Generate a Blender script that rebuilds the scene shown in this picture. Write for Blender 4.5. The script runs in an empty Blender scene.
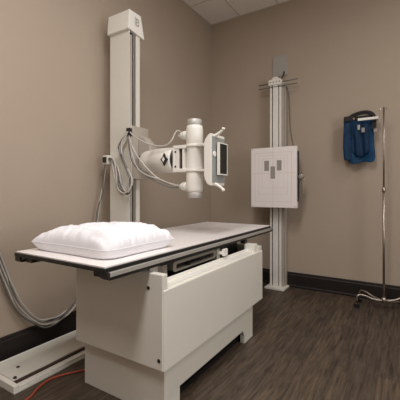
import bpy, bmesh, math, random
from mathutils import Vector, Matrix, noise

random.seed(7)
SC = bpy.context.scene
COL = SC.collection
PI = math.pi

# ------------------------------------------------------------ camera
cam_d = bpy.data.cameras.new('camera')
cam = bpy.data.objects.new('camera', cam_d)
COL.objects.link(cam)
cam.location = (0, 0, 1.2)
cam.rotation_euler = (math.radians(90), 0, math.radians(32.1))
cam_d.sensor_width = 36
cam_d.lens = 326.5 / 400 * 36
cam_d.shift_y = -0.0225
cam_d.clip_start = 0.05
SC.camera = cam

# ------------------------------------------------------------ world, lamps, exposure
w = bpy.data.worlds.new('room_world')
SC.world = w
w.use_nodes = True
w.node_tree.nodes['Background'].inputs[0].default_value = (1.0, 0.93, 0.86, 1)
w.node_tree.nodes['Background'].inputs[1].default_value = 0.05


def ceiling_lamp(x, y, sx, sy, power, col=(1.0, 0.97, 0.955)):
    d = bpy.data.lights.new('ceiling_lamp', 'AREA')
    d.shape = 'RECTANGLE'
    d.size, d.size_y = sx, sy
    d.energy = power
    d.color = col
    o = bpy.data.objects.new('ceiling_lamp', d)
    o.location = (x, y, 3.57)
    COL.objects.link(o)


ceiling_lamp(-0.56, 0.83, 0.54, 1.08, 46)
ceiling_lamp(1.06, 2.45, 0.54, 1.08, 24)
ceiling_lamp(-0.56, -0.52, 0.54, 1.08, 44)
# fill lamp added at the right wall to brighten cabinet front and ceiling
wd = bpy.data.lights.new('side_fill_lamp', 'AREA')
wd.shape = 'RECTANGLE'
wd.size, wd.size_y = 1.5, 1.5
wd.energy = 44
wd.color = (1.0, 0.98, 0.96)
wo = bpy.data.objects.new('side_fill_lamp', wd)
wo.location = (2.24, 1.0, 1.75)
wo.rotation_euler = (0, math.radians(90), 0)
COL.objects.link(wo)

SC.view_settings.view_transform = 'Standard'
SC.view_settings.look = 'None'
SC.view_settings.gamma = 1
SC.view_settings.exposure = -0.05
SC.view_settings.use_curve_mapping = False


# ------------------------------------------------------------ materials
def srgb(r, g, b):
    return tuple(((c / 255) / 12.92 if c / 255 < 0.04045 else ((c / 255 + 0.055) / 1.055) ** 2.4) for c in (r, g, b)) + (1,)


def mat(name, rgb, rough=0.5, metal=0.0, var=0.06, scale=6.0, bump=0.0, bscale=60.0, spec=0.5, stretch=(1, 1, 1)):
    m = bpy.data.materials.new(name)
    m.use_nodes = True
    nt = m.node_tree
    N, L = nt.nodes, nt.links
    p = N['Principled BSDF']
    p.inputs['Roughness'].default_value = rough
    p.inputs['Metallic'].default_value = metal
    p.inputs['Specular IOR Level'].default_value = spec
    tc = N.new('ShaderNodeTexCoord')
    mp = N.new('ShaderNodeMapping')
    mp.inputs['Scale'].default_value = stretch
    L.new(tc.outputs['Object'], mp.inputs['Vector'])
    nz = N.new('ShaderNodeTexNoise')
    nz.inputs['Scale'].default_value = scale
    nz.inputs['Detail'].default_value = 4
    L.new(mp.outputs[0], nz.inputs['Vector'])
    rp = N.new('ShaderNodeValToRGB')
    c = srgb(*rgb)
    rp.color_ramp.elements[0].position = 0.3
    rp.color_ramp.elements[1].position = 0.7
    rp.color_ramp.elements[0].color = tuple(x * (1 - var) for x in c[:3]) + (1,)
    rp.color_ramp.elements[1].color = tuple(min(1, x * (1 + var)) for x in c[:3]) + (1,)
    L.new(nz.outputs['Fac'], rp.inputs['Fac'])
    L.new(rp.outputs['Color'], p.inputs['Base Color'])
    if bump:
        n2 = N.new('ShaderNodeTexNoise')
        n2.inputs['Scale'].default_value = bscale
        n2.inputs['Detail'].default_value = 3
        L.new(tc.outputs['Object'], n2.inputs['Vector'])
        b = N.new('ShaderNodeBump')
        b.inputs['Strength'].default_value = bump
        b.inputs['Distance'].default_value = 0.004
        L.new(n2.outputs['Fac'], b.inputs['Height'])
        L.new(b.outputs['Normal'], p.inputs['Normal'])
    return m


def floor_material():
    m = bpy.data.materials.new('dark_plank_floor')
    m.use_nodes = True
    nt = m.node_tree
    N, L = nt.nodes, nt.links
    p = N['Principled BSDF']
    tc = N.new('ShaderNodeTexCoord')
    mp = N.new('ShaderNodeMapping')
    mp.inputs['Rotation'].default_value = (0, 0, PI / 2)
    L.new(tc.outputs['Object'], mp.inputs['Vector'])
    br = N.new('ShaderNodeTexBrick')
    br.inputs['Scale'].default_value = 1.0
    br.inputs['Brick Width'].default_value = 1.2
    br.inputs['Row Height'].default_value = 0.15
    br.inputs['Mortar Size'].default_value = 0.0012
    br.inputs['Color1'].default_value = srgb(90, 77, 64)
    br.inputs['Color2'].default_value = srgb(76, 66, 58)
    br.inputs['Mortar'].default_value = srgb(48, 41, 36)
    br.offset = 0.37
    L.new(mp.outputs[0], br.inputs['Vector'])
    m2 = N.new('ShaderNodeMapping')
    m2.inputs['Scale'].default_value = (46, 3.6, 1)
    L.new(tc.outputs['Object'], m2.inputs['Vector'])
    nz = N.new('ShaderNodeTexNoise')
    nz.inputs['Scale'].default_value = 1.0
    nz.inputs['Detail'].default_value = 7
    nz.inputs['Roughness'].default_value = 0.65
    nz.inputs['Distortion'].default_value = 0.6
    L.new(m2.outputs[0], nz.inputs['Vector'])
    rp = N.new('ShaderNodeValToRGB')
    rp.color_ramp.elements[0].position = 0.34
    rp.color_ramp.elements[0].color = (0.38, 0.38, 0.39, 1)
    rp.color_ramp.elements[1].position = 0.68
    rp.color_ramp.elements[1].color = (1.42, 1.37, 1.30, 1)
    L.new(nz.outputs['Fac'], rp.inputs['Fac'])
    mx = N.new('ShaderNodeMix')
    mx.data_type = 'RGBA'
    mx.blend_type = 'MULTIPLY'
    mx.inputs[0].default_value = 1.0
    L.new(br.outputs['Color'], mx.inputs[6])
    L.new(rp.outputs['Color'], mx.inputs[7])
    L.new(mx.outputs[2], p.inputs['Base Color'])
    p.inputs['Roughness'].default_value = 0.5
    p.inputs['Specular IOR Level'].default_value = 0.4
    b = N.new('ShaderNodeBump')
    b.inputs['Strength'].default_value = 0.25
    b.inputs['Distance'].default_value = 0.003
    L.new(nz.outputs['Fac'], b.inputs['Height'])
    L.new(b.outputs['Normal'], p.inputs['Normal'])
    return m


M_FLOOR = floor_material()
M_WALL = mat('taupe_wall_paint', (172, 157, 141), 0.75, var=0.02, scale=1.5, bump=0.35, bscale=160, spec=0.25)
M_CEIL = mat('ceiling_tile', (240, 234, 226), 0.9, var=0.04, scale=40, bump=0.5, bscale=120, spec=0.1)
M_TBAR = mat('ceiling_grid_metal', (205, 198, 188), 0.5, var=0.02)
M_BASE = mat('near_black_baseboard', (34, 28, 26), 0.55, var=0.1, spec=0.3)
M_PAINT = mat('cream_enamel', (220, 217, 207), 0.42, var=0.015, scale=3, bump=0.06, bscale=220)
M_PAINT2 = mat('pale_enamel', (231, 228, 220), 0.38, var=0.015, scale=4)
M_GREYP = mat('warm_grey_enamel', (176, 167, 156), 0.5, var=0.03)
M_TOP = mat('table_laminate', (236, 231, 229), 0.35, var=0.015, scale=3)
M_BLACK = mat('black_plastic', (22, 21, 22), 0.4, var=0.1)
M_DARK = mat('charcoal_steel', (52, 50, 48), 0.4, 0.4, var=0.1)
M_ALU = mat('brushed_aluminium', (182, 178, 172), 0.32, 0.85, var=0.06, scale=30, stretch=(6, 0.4, 6))
M_PANEL = mat('detector_cover', (236, 229, 226), 0.5, var=0.012, scale=5)
M_SIDE = mat('mid_taupe_enamel', (166, 157, 146), 0.5, var=0.02)
M_FACE = mat('cool_grey_plastic', (150, 152, 150), 0.4, var=0.02)
M_TUBECAP = mat('satin_metal', (188, 185, 180), 0.5, 0.35, var=0.03)
M_RAIL = mat('anodised_rail', (176, 172, 166), 0.4, 0.25, var=0.04)
M_TRAY = mat('olive_grey_steel', (112, 107, 97), 0.5, 0.1, var=0.06)
M_CHROME = mat('chrome', (178, 168, 158), 0.34, 1.0, var=0.03)
M_LINEN = mat('white_linen', (238, 237, 241), 0.85, var=0.015, scale=10, bump=0.25, bscale=300, spec=0.15)
M_BLUE = mat('blue_vinyl', (14, 84, 132), 0.6, var=0.3, scale=14, bump=0.3, bscale=40)
M_BLUE2 = mat('deep_blue_vinyl', (10, 62, 104), 0.6, var=0.3, scale=14, bump=0.3, bscale=40)
M_WEB = mat('black_webbing', (30, 26, 28), 0.7, var=0.15, scale=30)
M_CABLE = mat('grey_cable_sheath', (186, 181, 174), 0.45, var=0.08, scale=20)
M_CABLED = mat('dark_cable_sheath', (104, 99, 94), 0.45, var=0.08, scale=20)
M_ORANGE = mat('orange_cord', (170, 74, 50), 0.5, var=0.06)
M_PLATE = mat('blue_grey_plate', (164, 160, 154), 0.45, var=0.03)
M_MARK = mat('grey_marking', (150, 144, 138), 0.6, var=0.03)
M_LINE = mat('faint_grey_line', (212, 204, 198), 0.6, var=0.02)
M_SCREEN = mat('dark_glass', (30, 31, 30), 0.12, var=0.1)
M_SEAM = mat('grey_piping', (205, 201, 200), 0.8, var=0.02)
M_BROWN = mat('dark_brown_fill', (58, 36, 28), 0.6, var=0.1)


# ------------------------------------------------------------ mesh helpers
class MB:
    def __init__(self):
        self.bm = bmesh.new()

    def _merge(self, t):
        me = bpy.data.meshes.new('tmp')
        t.to_mesh(me)
        t.free()
        self.bm.from_mesh(me)
        bpy.data.meshes.remove(me)
        return self

    def box(self, x0, x1, y0, y1, z0, z1, bev=0.0, seg=2):
        t = bmesh.new()
        bmesh.ops.create_cube(t, size=1)
        for v in t.verts:
            v.co = Vector(((x0 + x1) / 2 + v.co.x * (x1 - x0), (y0 + y1) / 2 + v.co.y * (y1 - y0), (z0 + z1) / 2 + v.co.z * (z1 - z0)))
        if bev:
            bmesh.ops.bevel(t, geom=t.edges[:], offset=bev, segments=seg, profile=0.6, affect='EDGES')
        return self._merge(t)

    def prism(self, pts, axis, a0, a1, bev=0.0):
        """pts: outline in the two other axes (in xyz order), pushed out along axis from a0 to a1"""
        t = bmesh.new()

        def mk(p, a):
            q = list(p)
            q.insert(axis, a)
            return t.verts.new(q)
        A = [mk(p, a0) for p in pts]
        Bv = [mk(p, a1) for p in pts]
        n = len(pts)
        t.faces.new(A)
        t.faces.new(Bv[::-1])
        for i in range(n):
            t.faces.new((A[i], Bv[i], Bv[(i + 1) % n], A[(i + 1) % n]))
        bmesh.ops.recalc_face_normals(t, faces=t.faces[:])
        if bev:
            bmesh.ops.bevel(t, geom=t.edges[:], offset=bev, segments=2, profile=0.6, affect='EDGES')
        return self._merge(t)

    def tube(self, pts, r, seg=10, closed=False, cap=True):
        pts = [Vector(p) for p in pts]
        n = len(pts)
        rs = r if isinstance(r, (list, tuple)) else [r] * n
        rings = []
        up = None
        for i, p in enumerate(pts):
            a = pts[(i - 1) % n] if (i or closed) else p
            b = pts[(i + 1) % n] if (i < n - 1 or closed) else p
            d = (b - a).normalized()
            if up is None:
                up = Vector((0, 0, 1)) if abs(d.z) < 0.9 else Vector((1, 0, 0))
            s = d.cross(up).normalized()
            up = s.cross(d).normalized()
            rings.append([self.bm.verts.new(p + (s * math.cos(k * 2 * PI / seg) + up * math.sin(k * 2 * PI / seg)) * rs[i]) for k in range(seg)])
        m = n if closed else n - 1
        for i in range(m):
            A, Bv = rings[i], rings[(i + 1) % n]
            for k in range(seg):
                f = self.bm.faces.new((A[k], A[(k + 1) % seg], Bv[(k + 1) % seg], Bv[k]))
                f.smooth = True
        if cap and not closed:
            self.bm.faces.new(rings[0][::-1])
            self.bm.faces.new(rings[-1])
        return self

    def lathe(self, origin, axis, prof, seg=32):
        """prof: (distance along axis, radius) pairs"""
        o, ax = Vector(origin), Vector(axis).normalized()
        u = ax.orthogonal().normalized()
        v = ax.cross(u)
        rings = [[self.bm.verts.new(o + ax * a + (u * math.cos(k * 2 * PI / seg) + v * math.sin(k * 2 * PI / seg)) * max(r, 1e-4)) for k in range(seg)] for a, r in prof]
        for i in range(len(rings) - 1):
            same = abs(prof[i][0] - prof[i + 1][0]) < 1e-6
            for k in range(seg):
                f = self.bm.faces.new((rings[i][k], rings[i][(k + 1) % seg], rings[i + 1][(k + 1) % seg], rings[i + 1][k]))
                f.smooth = not same
        self.bm.faces.new(rings[0][::-1])
        self.bm.faces.new(rings[-1])
        return self

    def done(self, name, m, parent=None, label=None, kind=None):
        bmesh.ops.recalc_face_normals(self.bm, faces=self.bm.faces[:])
        me = bpy.data.meshes.new(name)
        self.bm.to_mesh(me)
        self.bm.free()
        me.materials.append(m)
        o = bpy.data.objects.new(name, me)
        COL.objects.link(o)
        if parent is not None:
            off = world_loc(parent)
            me.transform(Matrix.Translation(-off))
            o.parent = parent
        if label:
            o['label'] = label
        if kind:
            o['kind'] = kind
        return o


def world_loc(o):
    v = Vector(o.location)
    while o.parent is not None:
        o = o.parent
        v += Vector(o.location)
    return v


def thing(name, label, cat, loc, group=None):
    o = bpy.data.objects.new(name, None)
    o.empty_display_size = 0.1
    COL.objects.link(o)
    o.location = loc
    tag(o, label, cat, group)
    return o


def tag(o, label, cat, group=None):
    o['label'] = label
    o['category'] = cat
    if group:
        o['group'] = group
    return o


def spline(pts, n=8):
    P = [Vector(p) for p in pts]
    P = [P[0] * 2 - P[1]] + P + [P[-1] * 2 - P[-2]]
    out = []
    for i in range(1, len(P) - 2):
        p0, p1, p2, p3 = P[i - 1:i + 3]
        for k in range(n):
            t = k / n
            out.append(0.5 * ((2 * p1) + (p2 - p0) * t + (2 * p0 - 5 * p1 + 4 * p2 - p3) * t * t + (3 * p1 - p0 - 3 * p2 + p3) * t ** 3))
    out.append(P[-2].copy())
    return out


# ------------------------------------------------------------ room shell
XL, XR, YF, YB, H = -2.37, 2.30, -1.90, 4.08, 3.60
MB().box(XL - .1, XR + .1, YF - .1, YB + .1, -0.1, 0).done('floor', M_FLOOR, kind='structure')
MB().box(XL - .1, XR + .1, YF - .1, YB + .1, H, H + .1).done('ceiling', M_CEIL, kind='structure')
MB().box(XL - .1, XL, YF - .1, YB + .1, 0, H).done('wall_left', M_WALL, kind='structure')
MB().box(XR, XR + .1, YF - .1, YB + .1, 0, H).done('wall_right', M_WALL, kind='structure')
MB().box(XL, XR, YB, YB + .1, 0, H).done('wall_back', M_WALL, kind='structure')
MB().box(XL, XR, YF - .1, YF, 0, H).done('wall_front', M_WALL, kind='structure')

prof = [(0.0, 0.0), (0.022, 0.0), (0.022, 0.02), (0.016, 0.03), (0.016, 0.150), (0.010, 0.163), (0.010, 0.178), (0.004, 0.186), (0.0, 0.186)]
MB().prism([(XL + a, z) for a, z in prof], 1, YF + .022, YB - .022).done('baseboard_left', M_BASE, kind='structure')
MB().prism([(XR - a, z) for a, z in prof], 1, YF + .022, YB - .022).done('baseboard_right', M_BASE, kind='structure')
MB().prism([(YB - a, z) for a, z in prof], 0, XL, XR).done('baseboard_back', M_BASE, kind='structure')
MB().prism([(YF + a, z) for a, z in prof], 0, XL, XR).done('baseboard_front', M_BASE, kind='structure')
wf = MB()
wf.box(XR - .03, XR - .001, .18, .25, .93, 2.57).box(XR - .03, XR - .001, 1.75, 1.82, .93, 2.57)
wf.box(XR - .03, XR - .001, .18, 1.82, .93, 1.0).box(XR - .03, XR - .001, .18, 1.82, 2.50, 2.57).box(XR - .028, XR - .001, .98, 1.02, 1.0, 2.5)
wf.done('added_window_1', M_PAINT2, kind='structure')  # unseen frame, added to go with the side fill lamp
g = MB()
x = -1.91
while x < XR - .05:
    g.box(x - .007, x + .007, YF, YB, H - .006, H)
    x += .54
y = 3.53
while y > YF + .05:
    g.box(XL, XR, y - .007, y + .007, H - .005, H)
    y -= .54
g.box(XL, XL + .016, YF, YB, H - .008, H).box(XL + .016, XR, YB - .016, YB, H - .008, H)
g.done('trim_1', M_TBAR, kind='structure')

# ------------------------------------------------------------ floor rail of the tube stand
rail = thing('floor_rail', 'long low cream steel floor rail lying along the left wall behind the table', 'rail', (-2.05, 2.2, 0))
Y0, Y1 = 1.045, 3.40
MB().box(-2.325, -1.945, Y0, Y1, 0.0, 0.014, .003).done('base_plate', M_PAINT, rail)
MB().box(-2.305, -2.285, Y0 + .03, Y1 - .03, 0.014, 0.052, .003).done('side_strip', M_PAINT2, rail)
MB().box(-1.992, -1.950, Y0 + .03, Y1 - .03, 0.014, 0.034, .003).done('side_strip', M_PAINT2, rail)
MB().box(-2.27, -2.010, Y0 + .03, Y1 - .03, 0.014, 0.055, .003).done('cover_plate', M_PAINT, rail)
MB().box(-2.0095, -1.992, Y0 + .031, Y1 - .04, 0.014, 0.046).done('groove_strip', M_BROWN, rail, 'dark brown strip filling the groove')  # solid dark brown strip that draws the groove line
MB().box(-2.315, -1.950, Y0, Y0 + .03, 0.014, 0.046, .004).done('end_cap', M_PAINT2, rail)
MB().lathe((-2.13, 1.17, .055), (0, 0, 1), [(0, .011), (.004, .010), (.005, .004)], 12).done('bolt', M_DARK, rail)
MB().lathe((-2.02, 1.09, .055), (0, 0, 1), [(0, .011), (.006, .011), (.010, .006)], 12).done('bolt', M_DARK, rail)

# ------------------------------------------------------------ tube stand
st = thing('x_ray_tube_stand', 'tall cream floor-to-head-height column with horizontal arm carrying the x-ray tube', 'x-ray machine', (-2.12, 2.11, 0.056))
MB().box(-2.255, -1.98, 1.98, 2.26, .056, .155, .008).done('base_block', M_PAINT, st)
c = MB()
c.box(-2.233, -2.022, 2.046, 2.18, .15, 2.60, .003)
c.box(-2.022, -2.0, 2.046, 2.054, .15, 2.60)
c.box(-2.022, -2.0, 2.135, 2.18, .15, 2.60, .002)
c.done('column', M_PAINT, st)
MB().box(-2.022, -2.004, 2.100, 2.126, .16, 2.58, .002).done('guide_rail', M_ALU, st)
ch = MB()
ch.box(-2.0225, -2.018, 2.054, 2.100, .16, 2.58)
ch.done('track_slot', M_DARK, st, 'dark slot down the column front')
MB().tube([(-2.012, 2.078, .2), (-2.012, 2.078, 2.55)], .011, 10).done('counterweight_cable', M_GREYP, st)
cp = MB()
cp.prism([(2.022, 2.585), (2.225, 2.555), (2.178, 2.752), (2.035, 2.752)], 0, -2.243, -1.985, .006)
cap_o = cp.done('top_cap', M_PAINT2, st)
e = MB()
XE = -1.983
e.box(XE - .003, XE + .001, 2.100, 2.106, 2.640, 2.712)
e.box(XE - .003, XE + .001, 2.116, 2.122, 2.640, 2.705)
for z in (2.642, 2.671, 2.699):
    e.box(XE - .003, XE + .001, 2.122, 2.143, z, z + .007)
e.box(XE - .003, XE + .001, 2.143, 2.149, 2.648, 2.669).box(XE - .003, XE + .001, 2.143, 2.149, 2.679, 2.699)
e.done('emblem', M_MARK, cap_o, 'small grey letter emblem')

# carriage
ca = MB()
ca.box(-1.998, -1.945, 2.035, 2.235, 1.30, 1.755, .008)
ca.done('carriage', M_GREYP, st, 'warm grey carriage block on the column')
MB().box(-2.0, -1.955, 2.028, 2.034, 1.28, 1.76).done('carriage_guard', M_PAINT, st)
MB().prism([(-1.945, 1.50), (-1.945, 1.68), (-1.88, 1.655), (-1.815, 1.585), (-1.815, 1.50)], 1, 2.10, 2.19, .01).done('arm_shoulder', M_GREYP, st)
k = MB()
k.box(-1.99, -1.95, 2.0, 2.03, 1.66, 1.73, .004)
k.done('cable_clamp', M_BLACK, st)
# arm
AY, AZ = 2.14, 1.452
MB().lathe((-1.925, AY, AZ), (1, 0, 0), [(0, .055), (.01, .065), (.03, .082), (.06, .092), (.10, .096), (.16, .098), (.165, .103), (.350, .103), (.358, .098)], 40).done('arm', M_PAINT2, st)
MB().lathe((-1.568, AY, AZ), (1, 0, 0), [(0, .090), (.018, .090)], 32).done('swivel_ring', M_BLACK, st)
kn = MB()
KX, KZ = -1.600, AZ - .005
kn.lathe((KX, AY - .095, KZ), (0, -1, 0), [(0, .014), (.014, .014)], 12)
kn.prism([(KX - .034, KZ), (KX - .010, KZ + .022), (KX, KZ + .052), (KX + .014, KZ + .022), (KX + .034, KZ), (KX + .014, KZ - .022), (KX, KZ - .052), (KX - .010, KZ - .022)], 1, AY - .128, AY - .108, .004)
ko = kn.done('locking_knob', M_BLACK, st)
MB().prism([(KX - .014, KZ), (KX, KZ + .02), (KX + .014, KZ), (KX, KZ - .02)], 1, AY - .131, AY - .127).done('knob_cap', M_PAINT2, ko, 'pale knob centre')
# bracket
b = MB()
b.box(-1.552, -1.535, AY - .075, AY + .075, AZ - .10, AZ + .10, .004)
b.box(-1.545, -1.43, AY - .075, AY + .075, AZ + .078, AZ + .105, .005)
b.box(-1.545, -1.43, AY - .075, AY + .075, AZ - .105, AZ - .078, .005)
b.box(-1.540, -1.497, AY - .07, AY + .07, AZ - .08, AZ + .08, .004)
b.box(-1.462, -1.448, AY - .07, AY + .07, AZ - .08, AZ + .08, .003)
br_ = b.done('bracket', M_PAINT2, st)
MB().box(-1.492, -1.468, AY - .055, AY + .055, AZ - .075, AZ + .075, .003).done('bracket_opening', M_BROWN, br_, 'dark brown block painted in for the dark opening of the bracket')  # dark block stands in for the shade in the open bracket
for z in (AZ - .06, AZ + .055):
    MB().lathe((-1.525, AY - .071, z), (0, -1, 0), [(0, .008), (.004, .007)], 10).done('screw', M_DARK, br_)
# tube housing
TX = -1.392
hs = MB().lathe((TX, AY, 1.19), (0, 0, 1), [(0, .045), (.005, .060), (.02, .064), (.04, .066), (.15, .066), (.155, .064), (.375, .064), (.38, .066), (.49, .066), (.515, .062), (.525, .05)], 40).done('tube_housing', M_PAINT2, st)
for z0, z1 in ((1.700, 1.758), (1.146, 1.200)):
    MB().lathe((TX, AY, z0), (0, 0, 1), [(0, .052), (.004, .057), (z1 - z0 - .004, .057), (z1 - z0, .052)], 32).done('end_cap', M_TUBECAP, st, 'metallic tube end cap')
for z in (1.348, 1.540):
    bd = MB()
    bd.lathe((TX, AY, z), (0, 0, 1), [(0, .072), (.003, .075), (.017, .075), (.02, .072)], 36)
    bd.box(TX - .09, TX + .13, AY - .055, AY + .055, z + .002, z + .018, .003)
    bd.done('clamp_band', M_PAINT2, st)
for z in (1.640, 1.238):
    s = MB()
    s.lathe((TX - .055, AY - .01, z), (-1, 0, 0), [(0, .036), (.035, .036), (.04, .030), (.045, .032), (.052, .032), (.056, .022), (.075, .020), (.078, .012), (.095, .010)], 24)
    s.done('cable_socket', M_PAINT2, st)
# console plate with horns, facing the room
sh = MB()
sh.prism([(-1.250, 1.315), (-1.250, 1.550), (-1.242, 1.578), (-1.218, 1.608), (-1.200, 1.620), (-1.186, 1.620), (-1.186, 1.240), (-1.200, 1.240), (-1.222, 1.252), (-1.243, 1.285)], 1, 2.045, 2.250, .006)
shell = sh.done('control_panel', M_PAINT2, st)
MB().box(-1.188, -1.180, 2.052, 2.242, 1.262, 1.600, .003)  .done('panel_face', M_FACE, shell, 'grey face plate')
for s_, z in ((1, 1.605), (-1, 1.255)):
    for yh in (2.10,):
        hpts = spline([(-1.195, yh, z), (-1.165, yh, z + .012 * s_), (-1.135, yh, z + .030 * s_), (-1.118, yh, z + .044 * s_)], 5)
        MB().tube(hpts, [.014 - .0004 * i for i in range(len(hpts))], 12).tube([(-1.119, yh, z + .040 * s_), (-1.115, yh, z + .056 * s_)], .0125, 12).done('handle', M_PAINT2, shell)
fr = MB()
y_a, y_b, z_a, z_b = 2.100, 2.228, 1.318, 1.558
fr.box(-1.170, -1.148, y_a, y_b, z_a, z_a + .009, .002).box(-1.170, -1.148, y_a, y_b, z_b - .009, z_b, .002)
fr.box(-1.170, -1.148, y_a, y_a + .008, z_a + .008, z_b - .008, .002).box(-1.170, -1.148, y_b - .008, y_b, z_a + .008, z_b - .008, .002)
fr.box(-1.182, -1.168, y_a + .03, y_b - .02, z_a + .03, z_b - .03)
fr_o = fr.done('screen_frame', M_PAINT2, shell)
MB().box(-1.168, -1.1495, y_a + .007, y_b - .007, z_a + .008, z_b - .008).done('screen', M_SCREEN, fr_o, 'dark glass screen')
MB().lathe((-1.180, 2.078, 1.47), (1, 0, 0), [(0, .022), (.004, .022), (.006, .016)], 20).done('round_label', M_PAINT2, shell)


def strand(pts, r, name, parent, m=M_CABLE, n=8):
    return MB().tube(spline(pts, n), r, 8).done(name, m, parent)


strand([(-1.975, 2.02, 1.71), (-1.90, 1.99, 1.66), (-1.80, 2.0, 1.60), (-1.69, 2.02, 1.562), (-1.60, 2.04, 1.56), (-1.555, 2.06, 1.60), (-1.55, 2.09, 1.650),
        (-1.540, 2.11, 1.680), (-1.52, 2.125, 1.675), (-1.515, 2.13, 1.645)], .006, 'cable', st)
strand([(-1.975, 2.015, 1.69), (-1.91, 1.98, 1.585), (-1.85, 1.98, 1.49), (-1.75, 2.00, 1.375), (-1.65, 2.03, 1.29), (-1.57, 2.08, 1.25), (-1.52, 2.13, 1.238)], .0065, 'cable', st)
strand([(-1.975, 2.010, 1.675), (-1.925, 1.99, 1.575), (-1.87, 1.97, 1.46), (-1.77, 1.99, 1.345), (-1.67, 2.02, 1.272), (-1.57, 2.07, 1.232), (-1.52, 2.13, 1.232)], .006, 'cable', st, M_CABLED)
strand([(-1.975, 2.010, 1.665), (-1.93, 1.985, 1.60), (-1.885, 1.965, 1.50), (-1.83, 1.97, 1.385), (-1.74, 1.98, 1.325), (-1.66, 2.01, 1.30), (-1.58, 2.06, 1.262), (-1.52, 2.13, 1.242)], .005, 'cable', st)
strand([(-1.975, 2.010, 1.66), (-1.945, 1.99, 1.56), (-1.885, 1.97, 1.43), (-1.80, 1.98, 1.36), (-1.71, 1.99, 1.295), (-1.62, 2.03, 1.25), (-1.56, 2.08, 1.226), (-1.52, 2.13, 1.228)], .0045, 'cable', st, M_CABLED)
loop = [(-1.972, 2.012, 1.70), (-2.02, 1.99, 1.645), (-2.04, 1.985, 1.555), (-1.99, 1.98, 1.44), (-1.915, 1.975, 1.325), (-1.915, 1.975, 1.235), (-1.975, 1.98, 1.178),
        (-2.045, 1.985, 1.235), (-2.09, 1.99, 1.375), (-2.145, 2.0, 1.455), (-2.235, 2.015, 1.49)]
rr = random.Random(3)
for q in range(5):
    jit = [Vector((rr.uniform(-.018, .018), rr.uniform(-.012, .006), rr.uniform(-.014, .014))) for _ in loop]
    a = (q - 2) * .011
    pts = []
    for i, p in enumerate(loop):
        wgt = 1 if 0 < i < len(loop) - 1 else .35
        pts.append(Vector(p) + (jit[i] + Vector((a, 0, a * .8 * math.cos(i)))) * wgt)
    strand(pts, .0075, 'cable', st, M_CABLED if q in (1, 3) else M_CABLE)
MB().box(-2.275, -2.205, 1.995, 2.045, 1.435, 1.515, .008).done('cable_bracket', M_PAINT2, st)
MB().box(-2.262, -2.222, 1.985, 1.997, 1.45, 1.50, .003).done('cable_clamp', M_DARK, st)

# ------------------------------------------------------------ hanging cable bundle
cb = thing('cable_bundle', 'slack grey cable bundle drooping along the left wall from the column bracket', 'cable', (-2.3, 1.55, .15))
hang = [(-2.255, 2.01, 1.425), (-2.275, 2.02, 1.33), (-2.29, 2.0, 1.17), (-2.30, 1.97, 1.03), (-2.30, 1.94, .82), (-2.30, 1.88, .50), (-2.31, 1.755, .29),
        (-2.31, 1.61, .205), (-2.31, 1.49, .190), (-2.31, 1.40, .235), (-2.32, 1.295, .360), (-2.33, 1.225, .51), (-2.335, 1.16, .70), (-2.335, 1.09, .95), (-2.345, 1.0, 1.35), (-2.345, .98, 1.60)]
for q in range(5):
    pts = []
    a = (q - 2)
    for i, p in enumerate(hang):
        wgt = .4 if i in (0, 14, 15) else (.55 if i < 5 else 1.15)
        pts.append(Vector(p) + Vector((rr.uniform(-.006, .006), a * .005 + rr.uniform(-.007, .007), a * .008 + rr.uniform(-.012, .012))) * wgt)
    strand(pts, .006, 'cable', cb, M_CABLED if q in (0, 3) else M_CABLE)
MB().box(-2.37, -2.32, .93, 1.03, 1.58, 1.74, .006).done('wall_outlet_box', M_PAINT2, cb)

# ------------------------------------------------------------ examination table
tb = thing('examination_table', 'cream pedestal x-ray examination table with white flat top, black edge and boxy base', 'table', (-1.38, 2.0, 0))
TX0, TX1, TY0, TY1, TZ = -1.858, -1.136, 1.010, 3.110, .860
MB().box(TX0, TX1, TY0, TY1, TZ - .008, TZ, .002).done('table_top', M_TOP, tb)
MB().box(TX0 - .007, TX1 + .009, TY0 - .007, TY1 + .007, TZ - .026, TZ - .008, .002).done('edge_trim', M_BLACK, tb, 'thin black edge under the white top')
for xa, xb in ((-1.162, -1.112), (-1.865, -1.820)):
    r_ = MB().box(xa, xb, TY0 + .01, TY1 - .01, TZ - .046, TZ - .026, .002).done('side_rail', M_RAIL, tb)
    MB().box(xa, xb - .001, TY0 + .01, TY1 - .01, TZ - .060, TZ - .046).done('rail_groove', M_BLACK, r_, 'black strip under the rail')
    for ya in (TY0 - .002, TY1 - .010):
        MB().box(xa - .002, xb + .001, ya, ya + .012, TZ - .054, TZ - .024, .002).done('rail_cap', M_DARK, r_)
for xa, xb in ((-1.235, -1.170), (-1.80, -1.74)):
    MB().box(xa, xb, TY0 + .02, TY1 - .02, TZ - .058, TZ - .027, .002).done('under_channel', M_BLACK, tb)
MB().box(-1.83, -1.155, 1.40, 1.46, .775, .795, .004).done('cross_member', M_DARK, tb)
# body shell, open on top
bd = MB()
bd.box(-1.710, -1.034, 1.293, 1.335, .285, .775, .005)
bd.box(-1.710, -1.034, 2.560, 2.638, .285, .735, .005)
bd.box(-1.710, -1.660, 1.33, 2.60, .285, .715, .004)
bd.box(-1.066, -1.028, 1.299, 2.642, .283, .694, .004)
bd.box(-1.70, -1.06, 1.32, 2.60, .290, .31)
body = bd.done('cabinet_body', M_PAINT, tb)
MB().box(-1.100, -1.050, 1.336, 2.559, .680, .708, .004).done('top_ledge', M_PAINT2, body)
MB().box(-1.115, -1.100, 1.336, 2.559, .680, .722, .003).done('ledge_lip', M_PAINT2, body)
MB().box(-1.130, -1.040, 2.490, 2.5595, .690, .762, .005).done('end_block', M_PAINT2, body)
for x, z in ((-1.127, .697), (-1.057, .337)):
    MB().lathe((x, 1.2935, z), (0, -1, 0), [(0, .010), (.003, .010), (.004, .006)], 14).done('screw', M_BLACK, body)
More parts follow.
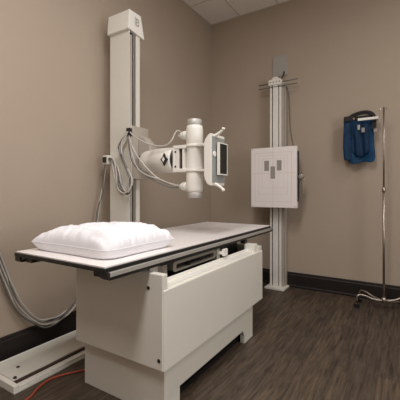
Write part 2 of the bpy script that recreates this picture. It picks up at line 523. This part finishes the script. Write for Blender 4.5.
# mechanism between body and top
MB().box(-1.62, -1.22, 1.40, 2.54, .30, .795, .004).done('lift_mechanism', M_BLACK, tb)
MB().box(-1.22, -1.155, 1.337, 1.42, .70, .793, .004).done('support_plate', M_GREYP, tb, 'grey support plate under the top')
MB().box(-1.17, -1.118, 1.405, 1.440, .725, .792, .004).done('support_post', M_ALU, tb)
ty0, ty1, tz0, tz1 = 1.50, 2.00, .733, .828
tr = MB()


def rounded(y0, y1, z0, z1, r, n=5):
    out = []
    for cy, cz, a0 in ((y1 - r, z1 - r, 0), (y0 + r, z1 - r, 90), (y0 + r, z0 + r, 180), (y1 - r, z0 + r, 270)):
        for i in range(n + 1):
            a = math.radians(a0 + 90 * i / n)
            out.append((cy + r * math.cos(a), cz + r * math.sin(a)))
    return out


o1, o2 = rounded(ty0, ty1, tz0, tz1 - .035 + .0, .022), rounded(ty0 + .03, ty1 - .03, tz0 + .012, tz1 - .053, .012)
t = tr.bm
xa, xb = -1.19, -1.122
ring = [[t.verts.new((X, p[0], p[1])) for p in o] for X, o in ((xb, o1), (xb, o2), (xa, o2), (xa, o1))]
n = len(o1)
for j in range(4):
    A, Bv = ring[j], ring[(j + 1) % 4]
    for i in range(n):
        t.faces.new((A[i], A[(i + 1) % n], Bv[(i + 1) % n], Bv[i]))
tray = tr.done('cassette_tray', M_DARK, tb)
tray.data.materials[0] = M_TRAY
MB().box(-1.185, -1.150, ty0 + .03, ty1 - .03, .746, .774).done('tray_slot', M_BLACK, tray, 'black opening of the tray')
MB().box(-1.155, -1.112, 1.66, 1.82, .748, .757, .003).done('tray_handle', M_DARK, tray)
MB().box(-1.16, -1.118, 2.005, 2.055, .715, .792, .004).done('support_post', M_ALU, tb)
MB().box(-1.105, -1.085, 2.055, 2.110, .735, .785, .004).box(-1.118, -1.10, 2.04, 2.07, .75, .77).done('release_tab', M_PAINT2, tb)
MB().box(-1.16, -1.118, 2.48, 2.53, .764, .792, .003).done('support_post', M_DARK, tb)
# plinth
pl = MB()
pl.prism([(1.35, 0), (1.49, 0), (1.49, .108), (2.33, .108), (2.36, .06), (2.36, 0), (2.52, 0), (2.52, .286), (1.35, .286)], 0, -1.105, -1.067, .003)
pl.box(-1.70, -1.105, 1.35, 1.385, 0, .286, .003)
pl.box(-1.70, -1.105, 2.485, 2.52, 0, .286, .003)
pl.box(-1.70, -1.665, 1.385, 2.485, 0, .286, .003)
pl.done('plinth', M_PAINT, tb)
kk = MB()
kk.box(-1.135, -1.125, 1.40, 2.47, .0, .14)
for z in (.03, .055, .08):
    kk.box(-1.125, -1.117, 1.42, 2.46, z, z + .008)
kk.done('vent_grille', M_BLACK, tb)

# ------------------------------------------------------------ pillow
def pillow():
    bm = bmesh.new()
    n = 96
    X0, X1, Y0_, Y1_ = -1.815, -1.190, 1.075, 1.600
    cx, cy, hx, hy = (X0 + X1) / 2, (Y0_ + Y1_) / 2, (X1 - X0) / 2, (Y1_ - Y0_) / 2
    T, seam = .098, .048
    layers = []
    for side in (1, -1):
        g = {}
        for i in range(n + 1):
            for j in range(n + 1):
                u, v = -math.cos(PI * i / n), -math.cos(PI * j / n)
                if side == -1 and (i in (0, n) or j in (0, n)):
                    g[i, j] = layers[0][i, j]
                    continue
                rd = .11 * max(0, u) * max(0, -v * .8 + .2)
                pu = 1 - .06 * (1 - v * v) - rd * v ** 6
                pv = 1 - .06 * (1 - u * u) - rd * u ** 6
                x, y = cx + hx * u * pu, cy + hy * v * pv
                fu, fv = max(0, 1 - abs(u) ** 4.0) ** .45, max(0, 1 - abs(v) ** 4.4) ** .42
                f = fu * fv
                if side == 1:
                    lean = 1 + .12 * u + .0 * v
                    z = seam + T * f * lean
                    # soft lumps, gathers running in from the +X hem
                    z += .007 * f * noise.noise(Vector((x * 6, y * 6, 0)))
                    e = math.exp(-(1 - u) / .30)
                    z += .046 * f ** .5 * e * noise.noise(Vector((x * 5, y * 36, 3)))
                    e2 = math.exp(-(1 + v) / .25)
                    z += .012 * f ** .5 * e2 * noise.noise(Vector((x * 22, y * 5, 9)))
                    z += .008 * f * noise.noise(Vector((x * 14 + y * 9, y * 13, 5)))
                    z += .007 * f * noise.noise(Vector((x * 36 + y * 9, y * 30, 5)))
                    # shallow crease across the pillow
                    dcr = (y - (1.30 + .06 * math.sin(x * 5)))
                    z -= .012 * f * math.exp(-(dcr / .012) ** 2) * (1 if u < .45 else max(0, 1 - (u - .45) / .15))
                else:
                    z = max(0.0, seam * (1 - min(1, f * 1.9)) ** 1.3)
                    z += 0
                corner = (abs(u) * abs(v)) ** 6
                z += .0 * corner
                g[i, j] = bm.verts.new((x, y, z + TZ + .002))
        for i in range(n):
            for j in range(n):
                q = [g[i, j], g[i + 1, j], g[i + 1, j + 1], g[i, j + 1]]
                if side == -1:
                    q.reverse()
                f_ = bm.faces.new(q)
                f_.smooth = True
        layers.append(g)
    edge = [layers[0][i, 0].co.copy() for i in range(n)] + [layers[0][n, j].co.copy() for j in range(n)] + \
           [layers[0][n - i, n].co.copy() for i in range(n)] + [layers[0][0, n - j].co.copy() for j in range(n)]
    me = bpy.data.meshes.new('pillow')
    bm.to_mesh(me)
    bm.free()
    me.materials.append(M_LINEN)
    o = bpy.data.objects.new('pillow', me)
    COL.objects.link(o)
    tag(o, 'plump white pillow in a wrinkled case on the near end of the table', 'pillow')
    e_ = MB()
    e_.tube(edge, .0022, 6, closed=True)
    e_.done('piping', M_LINEN, o)


pillow()

# ------------------------------------------------------------ wall bucky stand
ws = thing('wall_detector_stand', 'slim cream column by the back wall carrying a square white detector panel', 'x-ray stand', (-1.34, 3.98, 0))
MB().prism([(-1.465, 3.83), (-1.225, 3.83), (-1.225, 4.056), (-1.465, 4.056)], 2, 0, .022, .004).done('base_plate', M_PAINT2, ws)
c = MB()
c.box(-1.43, -1.25, 3.985, 4.055, .02, 2.55, .003)
c.done('column', M_GREYP, ws)
MB().box(-1.394, -1.328, 3.93, 3.99, .02, 2.56, .004).done('center_rail', M_PAINT2, ws)
MB().box(-1.434, -1.410, 3.935, 3.99, .02, 2.54, .003).done('side_rail', M_PAINT2, ws)
MB().box(-1.316, -1.290, 3.935, 3.99, .02, 2.54, .003).done('side_rail', M_PAINT2, ws)
MB().box(-1.290, -1.256, 3.95, 3.99, .02, 2.53, .003).done('side_channel', M_SIDE, ws)
for xa, xb in ((-1.410, -1.394), (-1.328, -1.316)):
    MB().box(xa, xb, 3.975, 3.9855, .03, 2.53).done('slot', M_DARK, ws, 'dark slot between the rails')
tp = MB()
tp.prism([(-1.447, 2.515), (-1.280, 2.515), (-1.280, 2.572), (-1.295, 2.585), (-1.322, 2.588), (-1.330, 2.612), (-1.392, 2.612), (-1.400, 2.588), (-1.432, 2.585), (-1.447, 2.572)], 1, 3.915, 4.05, .006)
tpo = tp.done('top_cap', M_PAINT2, ws)
for x in (-1.42, -1.38, -1.34, -1.305):
    MB().lathe((x, 3.9155, 2.55), (0, -1, 0), [(0, .009), (.005, .008), (.007, .004)], 12).done('bolt', M_MARK, tpo)
for z in (2.495, 2.545):
    MB().tube([(-1.575, 3.925, z - .005), (-1.45, 3.935, z), (-1.24, 3.935, z), (-1.085, 3.925, z - .002)], 0.0075, 8).done('grip_bar', M_TRAY, ws)
MB().tube(spline([(-1.31, 3.99, 2.60), (-1.285, 4.0, 2.64), (-1.275, 4.01, 2.69)], 4), .010, 8).done('hook', M_DARK, ws)
strand([(-1.245, 4.0, 2.50), (-1.225, 4.03, 2.40), (-1.215, 4.03, 2.15), (-1.20, 4.02, 1.95), (-1.15, 3.96, 1.76), (-1.12, 3.90, 1.68)], .007, 'cable', ws, M_CABLED)
# panel
px0, px1, pz0, pz1, py = -1.597, -1.040, 1.003, 1.716, 3.720
pb = MB().box(px0, px1, py, py + .055, pz0, pz1, .008)  .done('detector_panel', M_PANEL, ws)
MB().box(px0 + .01, px1 - .005, py + .055, py + .10, pz0 + .01, pz1 - .01, .005).done('panel_back', M_GREYP, ws)
MB().box(-1.45, -1.23, 3.80, 3.925, 1.20, 1.52, .008).done('panel_carriage', M_GREYP, ws)
ln = MB()
yy = (py - .0012, py + .001)
cx = -1.318


def frame(a, b_, c_, d, t_=.0035):
    ln.box(a, b_, *yy, d - t_, d)
    ln.box(a, b_, *yy, c_, c_ + t_)
    ln.box(a, a + t_, *yy, c_, d)
    ln.box(b_ - t_, b_, *yy, c_, d)


frame(-1.545, -1.095, 1.075, 1.655)
frame(-1.495, -1.145, 1.16, 1.62)
frame(-1.455, -1.180, 1.235, 1.585)
ln.box(cx - .002, cx + .002, *yy, pz0 + .01, pz1 - .01)
ln.box(px0 + .01, px1 - .01, *yy, 1.408, 1.412)
ln.done('alignment_lines', M_LINE, pb)
for a, b_, c_, d in ((-1.424, -1.366, 1.440, 1.560), (-1.270, -1.214, 1.440, 1.560), (-1.347, -1.292, 1.345, 1.490)):
    MB().box(a, b_, py - .002, py + .001, c_, d).done('sensor_mark', M_MARK, pb)
MB().box(-1.335, -1.303, py - .003, py + .001, 1.318, 1.342).done('center_mark', M_TOP, pb)
for x in (-1.575, -1.06):
    for z in (1.02, 1.70):
        MB().lathe((x, py + .0005, z), (0, -1, 0), [(0, .006), (.002, .005)], 10).done('screw', M_MARK, pb)
MB().box(px1 - .004, px1 + .007, py + .030, py + .090, 1.08, 1.66, .002).done('tray_door', M_DARK, pb)
kb = MB()
kb.box(-1.022, -1.000, 3.76, 3.80, 1.13, 1.42, .006)
kb.box(-1.022, -0.985, 3.755, 3.80, 1.34, 1.39, .008)
hd = kb.done('latch_handle', M_TRAY, pb)
MB().lathe((-.995, 3.778, 1.365), (0, -1, 0), [(0, .026), (.02, .030), (.045, .028), (.05, .020)], 20).done('knob', M_ALU, hd)

# plate on the wall above the stand
pt = MB().box(-1.445, -1.250, YB - .012, YB - .0005, 2.665, 2.930, .003).done('wall_plate', M_PLATE)
tag(pt, 'blue-grey rectangular plate on the back wall above the detector column', 'wall plate')

# ------------------------------------------------------------ apron rack and blue apron
rk = thing('apron_rack', 'white metal arm on the back wall holding the blue apron', 'rack', (-.40, 4.06, 1.96))
MB().box(-.50, -.30, 4.055, 4.079, 1.92, 2.0, .004).done('wall_bracket', M_PAINT2, rk)
MB().box(-.575, -.245, 3.988, 4.008, 1.957, 1.985, .004).done('bar', M_PAINT2, rk)
for x in (-.47, -.33):
    MB().box(x - .01, x + .01, 4.0, 4.06, 1.96, 1.98, .002).done('arm', M_PAINT2, rk)
MB().box(-.255, -.235, 3.885, 4.008, 1.957, 1.985, .004).box(-.430, -.235, 3.880, 3.892, 1.955, 1.982, .003).done('front_arm', M_PAINT2, rk)


def cloth(x0, x1, z0, z1, y, amp, k, rad, thick, seed, topsag=0.0):
    bm = bmesh.new()
    nu, nv = 44, 44
    g = {}
    for i in range(nu + 1):
        for j in range(nv + 1):
            u, v = i / nu, j / nv       # v: 0 at the bottom
            xx = x0 + (x1 - x0) * u
            # rounded lower corners
            d = min(u, 1 - u) * (x1 - x0)
            zb = z0 + (rad - math.sqrt(max(0, rad * rad - (rad - d) ** 2)) if d < rad else 0)
            zb += .010 * math.sin(u * 9 + seed)
            zz = zb + (z1 - zb) * v
            xx += .010 * math.sin(v * 4 + seed) * (1 - v)
            yy_ = y + amp * math.sin(u * k * 2 * PI + seed + .8 * math.sin(v * 2)) * (1 - .6 * v) + amp * .5 * noise.noise(Vector((u * 4, v * 3, seed)))
            yy_ += topsag * max(0, v - .85) / .15
            g[i, j] = bm.verts.new((xx, yy_, zz))
    for i in range(nu):
        for j in range(nv):
            f = bm.faces.new((g[i, j], g[i + 1, j], g[i + 1, j + 1], g[i, j + 1]))
            f.smooth = True
    r = bmesh.ops.solidify(bm, geom=bm.faces[:], thickness=thick)
    o = MB()
    o.bm.free()
    o.bm = bm
    return o


ap = thing('blue_apron', 'deep blue lead apron with black straps hanging folded on the back wall', 'apron', (-.42, 3.97, 1.51))
cloth(-.585, -.305, 1.535, 1.985, 4.032, .008, 1.3, .07, .010, 1.0).done('back_panel', M_BLUE2, ap)
cloth(-.560, -.275, 1.510, 1.985, 3.962, .012, 1.6, .06, .010, 2.2).done('front_panel', M_BLUE, ap)
cloth(-.500, -.325, 1.585, 1.950, 3.932, .010, 2.0, .07, .008, .4).done('folded_flap', M_BLUE2, ap)
cloth(-.578, -.500, 1.535, 2.000, 3.938, .006, .8, .045, .008, 3.1).done('shoulder_panel', M_BLUE2, ap)
for dz, r_, y_ in ((-.004, .011, 3.955), (-.026, .010, 3.935), (.012, .009, 3.985)):
    MB().tube(spline([(-.565, y_, 1.99 + dz * .5), (-.52, y_, 2.025 + dz), (-.44, y_, 2.055 + dz), (-.36, y_, 2.062 + dz), (-.295, y_, 2.035 + dz), (-.268, y_, 1.985 + dz)], 6), r_, 8).done('collar', M_WEB, ap, 'black padded collar')
MB().box(-.575, -.49, 3.920, 3.99, 1.965, 2.025, .012).done('strap', M_WEB, ap)
MB().box(-.47, -.29, 3.948, 3.985, 1.975, 2.020, .012).done('strap', M_WEB, ap)
MB().box(-.300, -.256, 3.930, 3.952, 1.855, 1.955, .006).done('strap', M_WEB, ap)
MB().box(-.282, -.246, 3.918, 3.93, 1.825, 1.862, .005).done('buckle', M_MARK, ap, 'grey buckle')
MB().box(-.395, -.365, 3.895, 3.912, 1.830, 1.880, .004).done('buckle', M_MARK, ap, 'grey buckle')
MB().box(-.435, -.410, 3.898, 3.912, 1.86, 1.915, .004).done('buckle', M_PLATE, ap, 'grey buckle')

# ------------------------------------------------------------ drip stand
ivx, ivy = -.180, 3.79
iv = thing('drip_stand', 'thin chrome drip stand on casters beside the blue apron', 'drip stand', (ivx, ivy, 0))
MB().tube([(ivx, ivy, .09), (ivx, ivy, 1.22)], .0115, 14).done('pole', M_CHROME, iv)
MB().tube([(ivx, ivy, 1.20), (ivx, ivy, 2.05)], .0085, 14).done('upper_pole', M_CHROME, iv)
MB().lathe((ivx, ivy, 1.19), (0, 0, 1), [(0, .015), (.006, .018), (.04, .018), (.046, .014)], 18).done('collar', M_CHROME, iv)
MB().lathe((ivx, ivy, .07), (0, 0, 1), [(0, .018), (.01, .026), (.04, .026), (.055, .014)], 20).done('hub', M_CHROME, iv)
for a in (0, PI):
    dx, dy = math.cos(a + .5), math.sin(a + .5)
    MB().tube(spline([(ivx, ivy, 2.045), (ivx + dx * .012, ivy + dy * .012, 2.055), (ivx + dx * .025, ivy + dy * .025, 2.05), (ivx + dx * .032, ivy + dy * .032, 2.025),
                      (ivx + dx * .042, ivy + dy * .042, 2.015), (ivx + dx * .050, ivy + dy * .050, 2.03)], 5), .004, 8).done('hook', M_CHROME, iv)
for deg in (157, -160, 24, -24):
    a = math.radians(deg)
    dx, dy = math.cos(a), math.sin(a)
    R = .245
    lg = MB()
    lg.tube(spline([(ivx + dx * .01, ivy + dy * .01, .088), (ivx + dx * .10, ivy + dy * .10, .100), (ivx + dx * .19, ivy + dy * .19, .132), (ivx + dx * R, ivy + dy * R, .125), (ivx + dx * (R + .010), ivy + dy * (R + .010), .066)], 5),
            .010, 10)
    lo = lg.done('leg', M_CHROME, iv)
    ex, ey = ivx + dx * (R + .010), ivy + dy * (R + .010)
    cs = MB()
    cs.lathe((ex - dy * .012, ey + dx * .012, .026), (dy, -dx, 0), [(0, .018), (.003, .0255), (.021, .0255), (.024, .018)], 20)
    cs.box(ex - .008, ex + .008, ey - .008, ey + .008, .045, .068, .003)
    cs.done('caster', M_BLACK, lo, 'black caster')

# ------------------------------------------------------------ orange cord
oc = MB().tube(spline([(-1.79, 1.75, .0075), (-1.785, 1.60, .0075), (-1.80, 1.46, .0075), (-1.868, 1.345, .0075), (-1.905, 1.255, .0075), (-1.885, 1.16, .0075), (-1.84, 1.085, .0075), (-1.815, 1.0, .0075), (-1.72, .86, .0075), (-1.5, .7, .0075)], 8),
               .006, 8).done('extension_cord', M_ORANGE)
tag(oc, 'thin orange extension cord running across the floor beside the rail and under the table', 'cord')
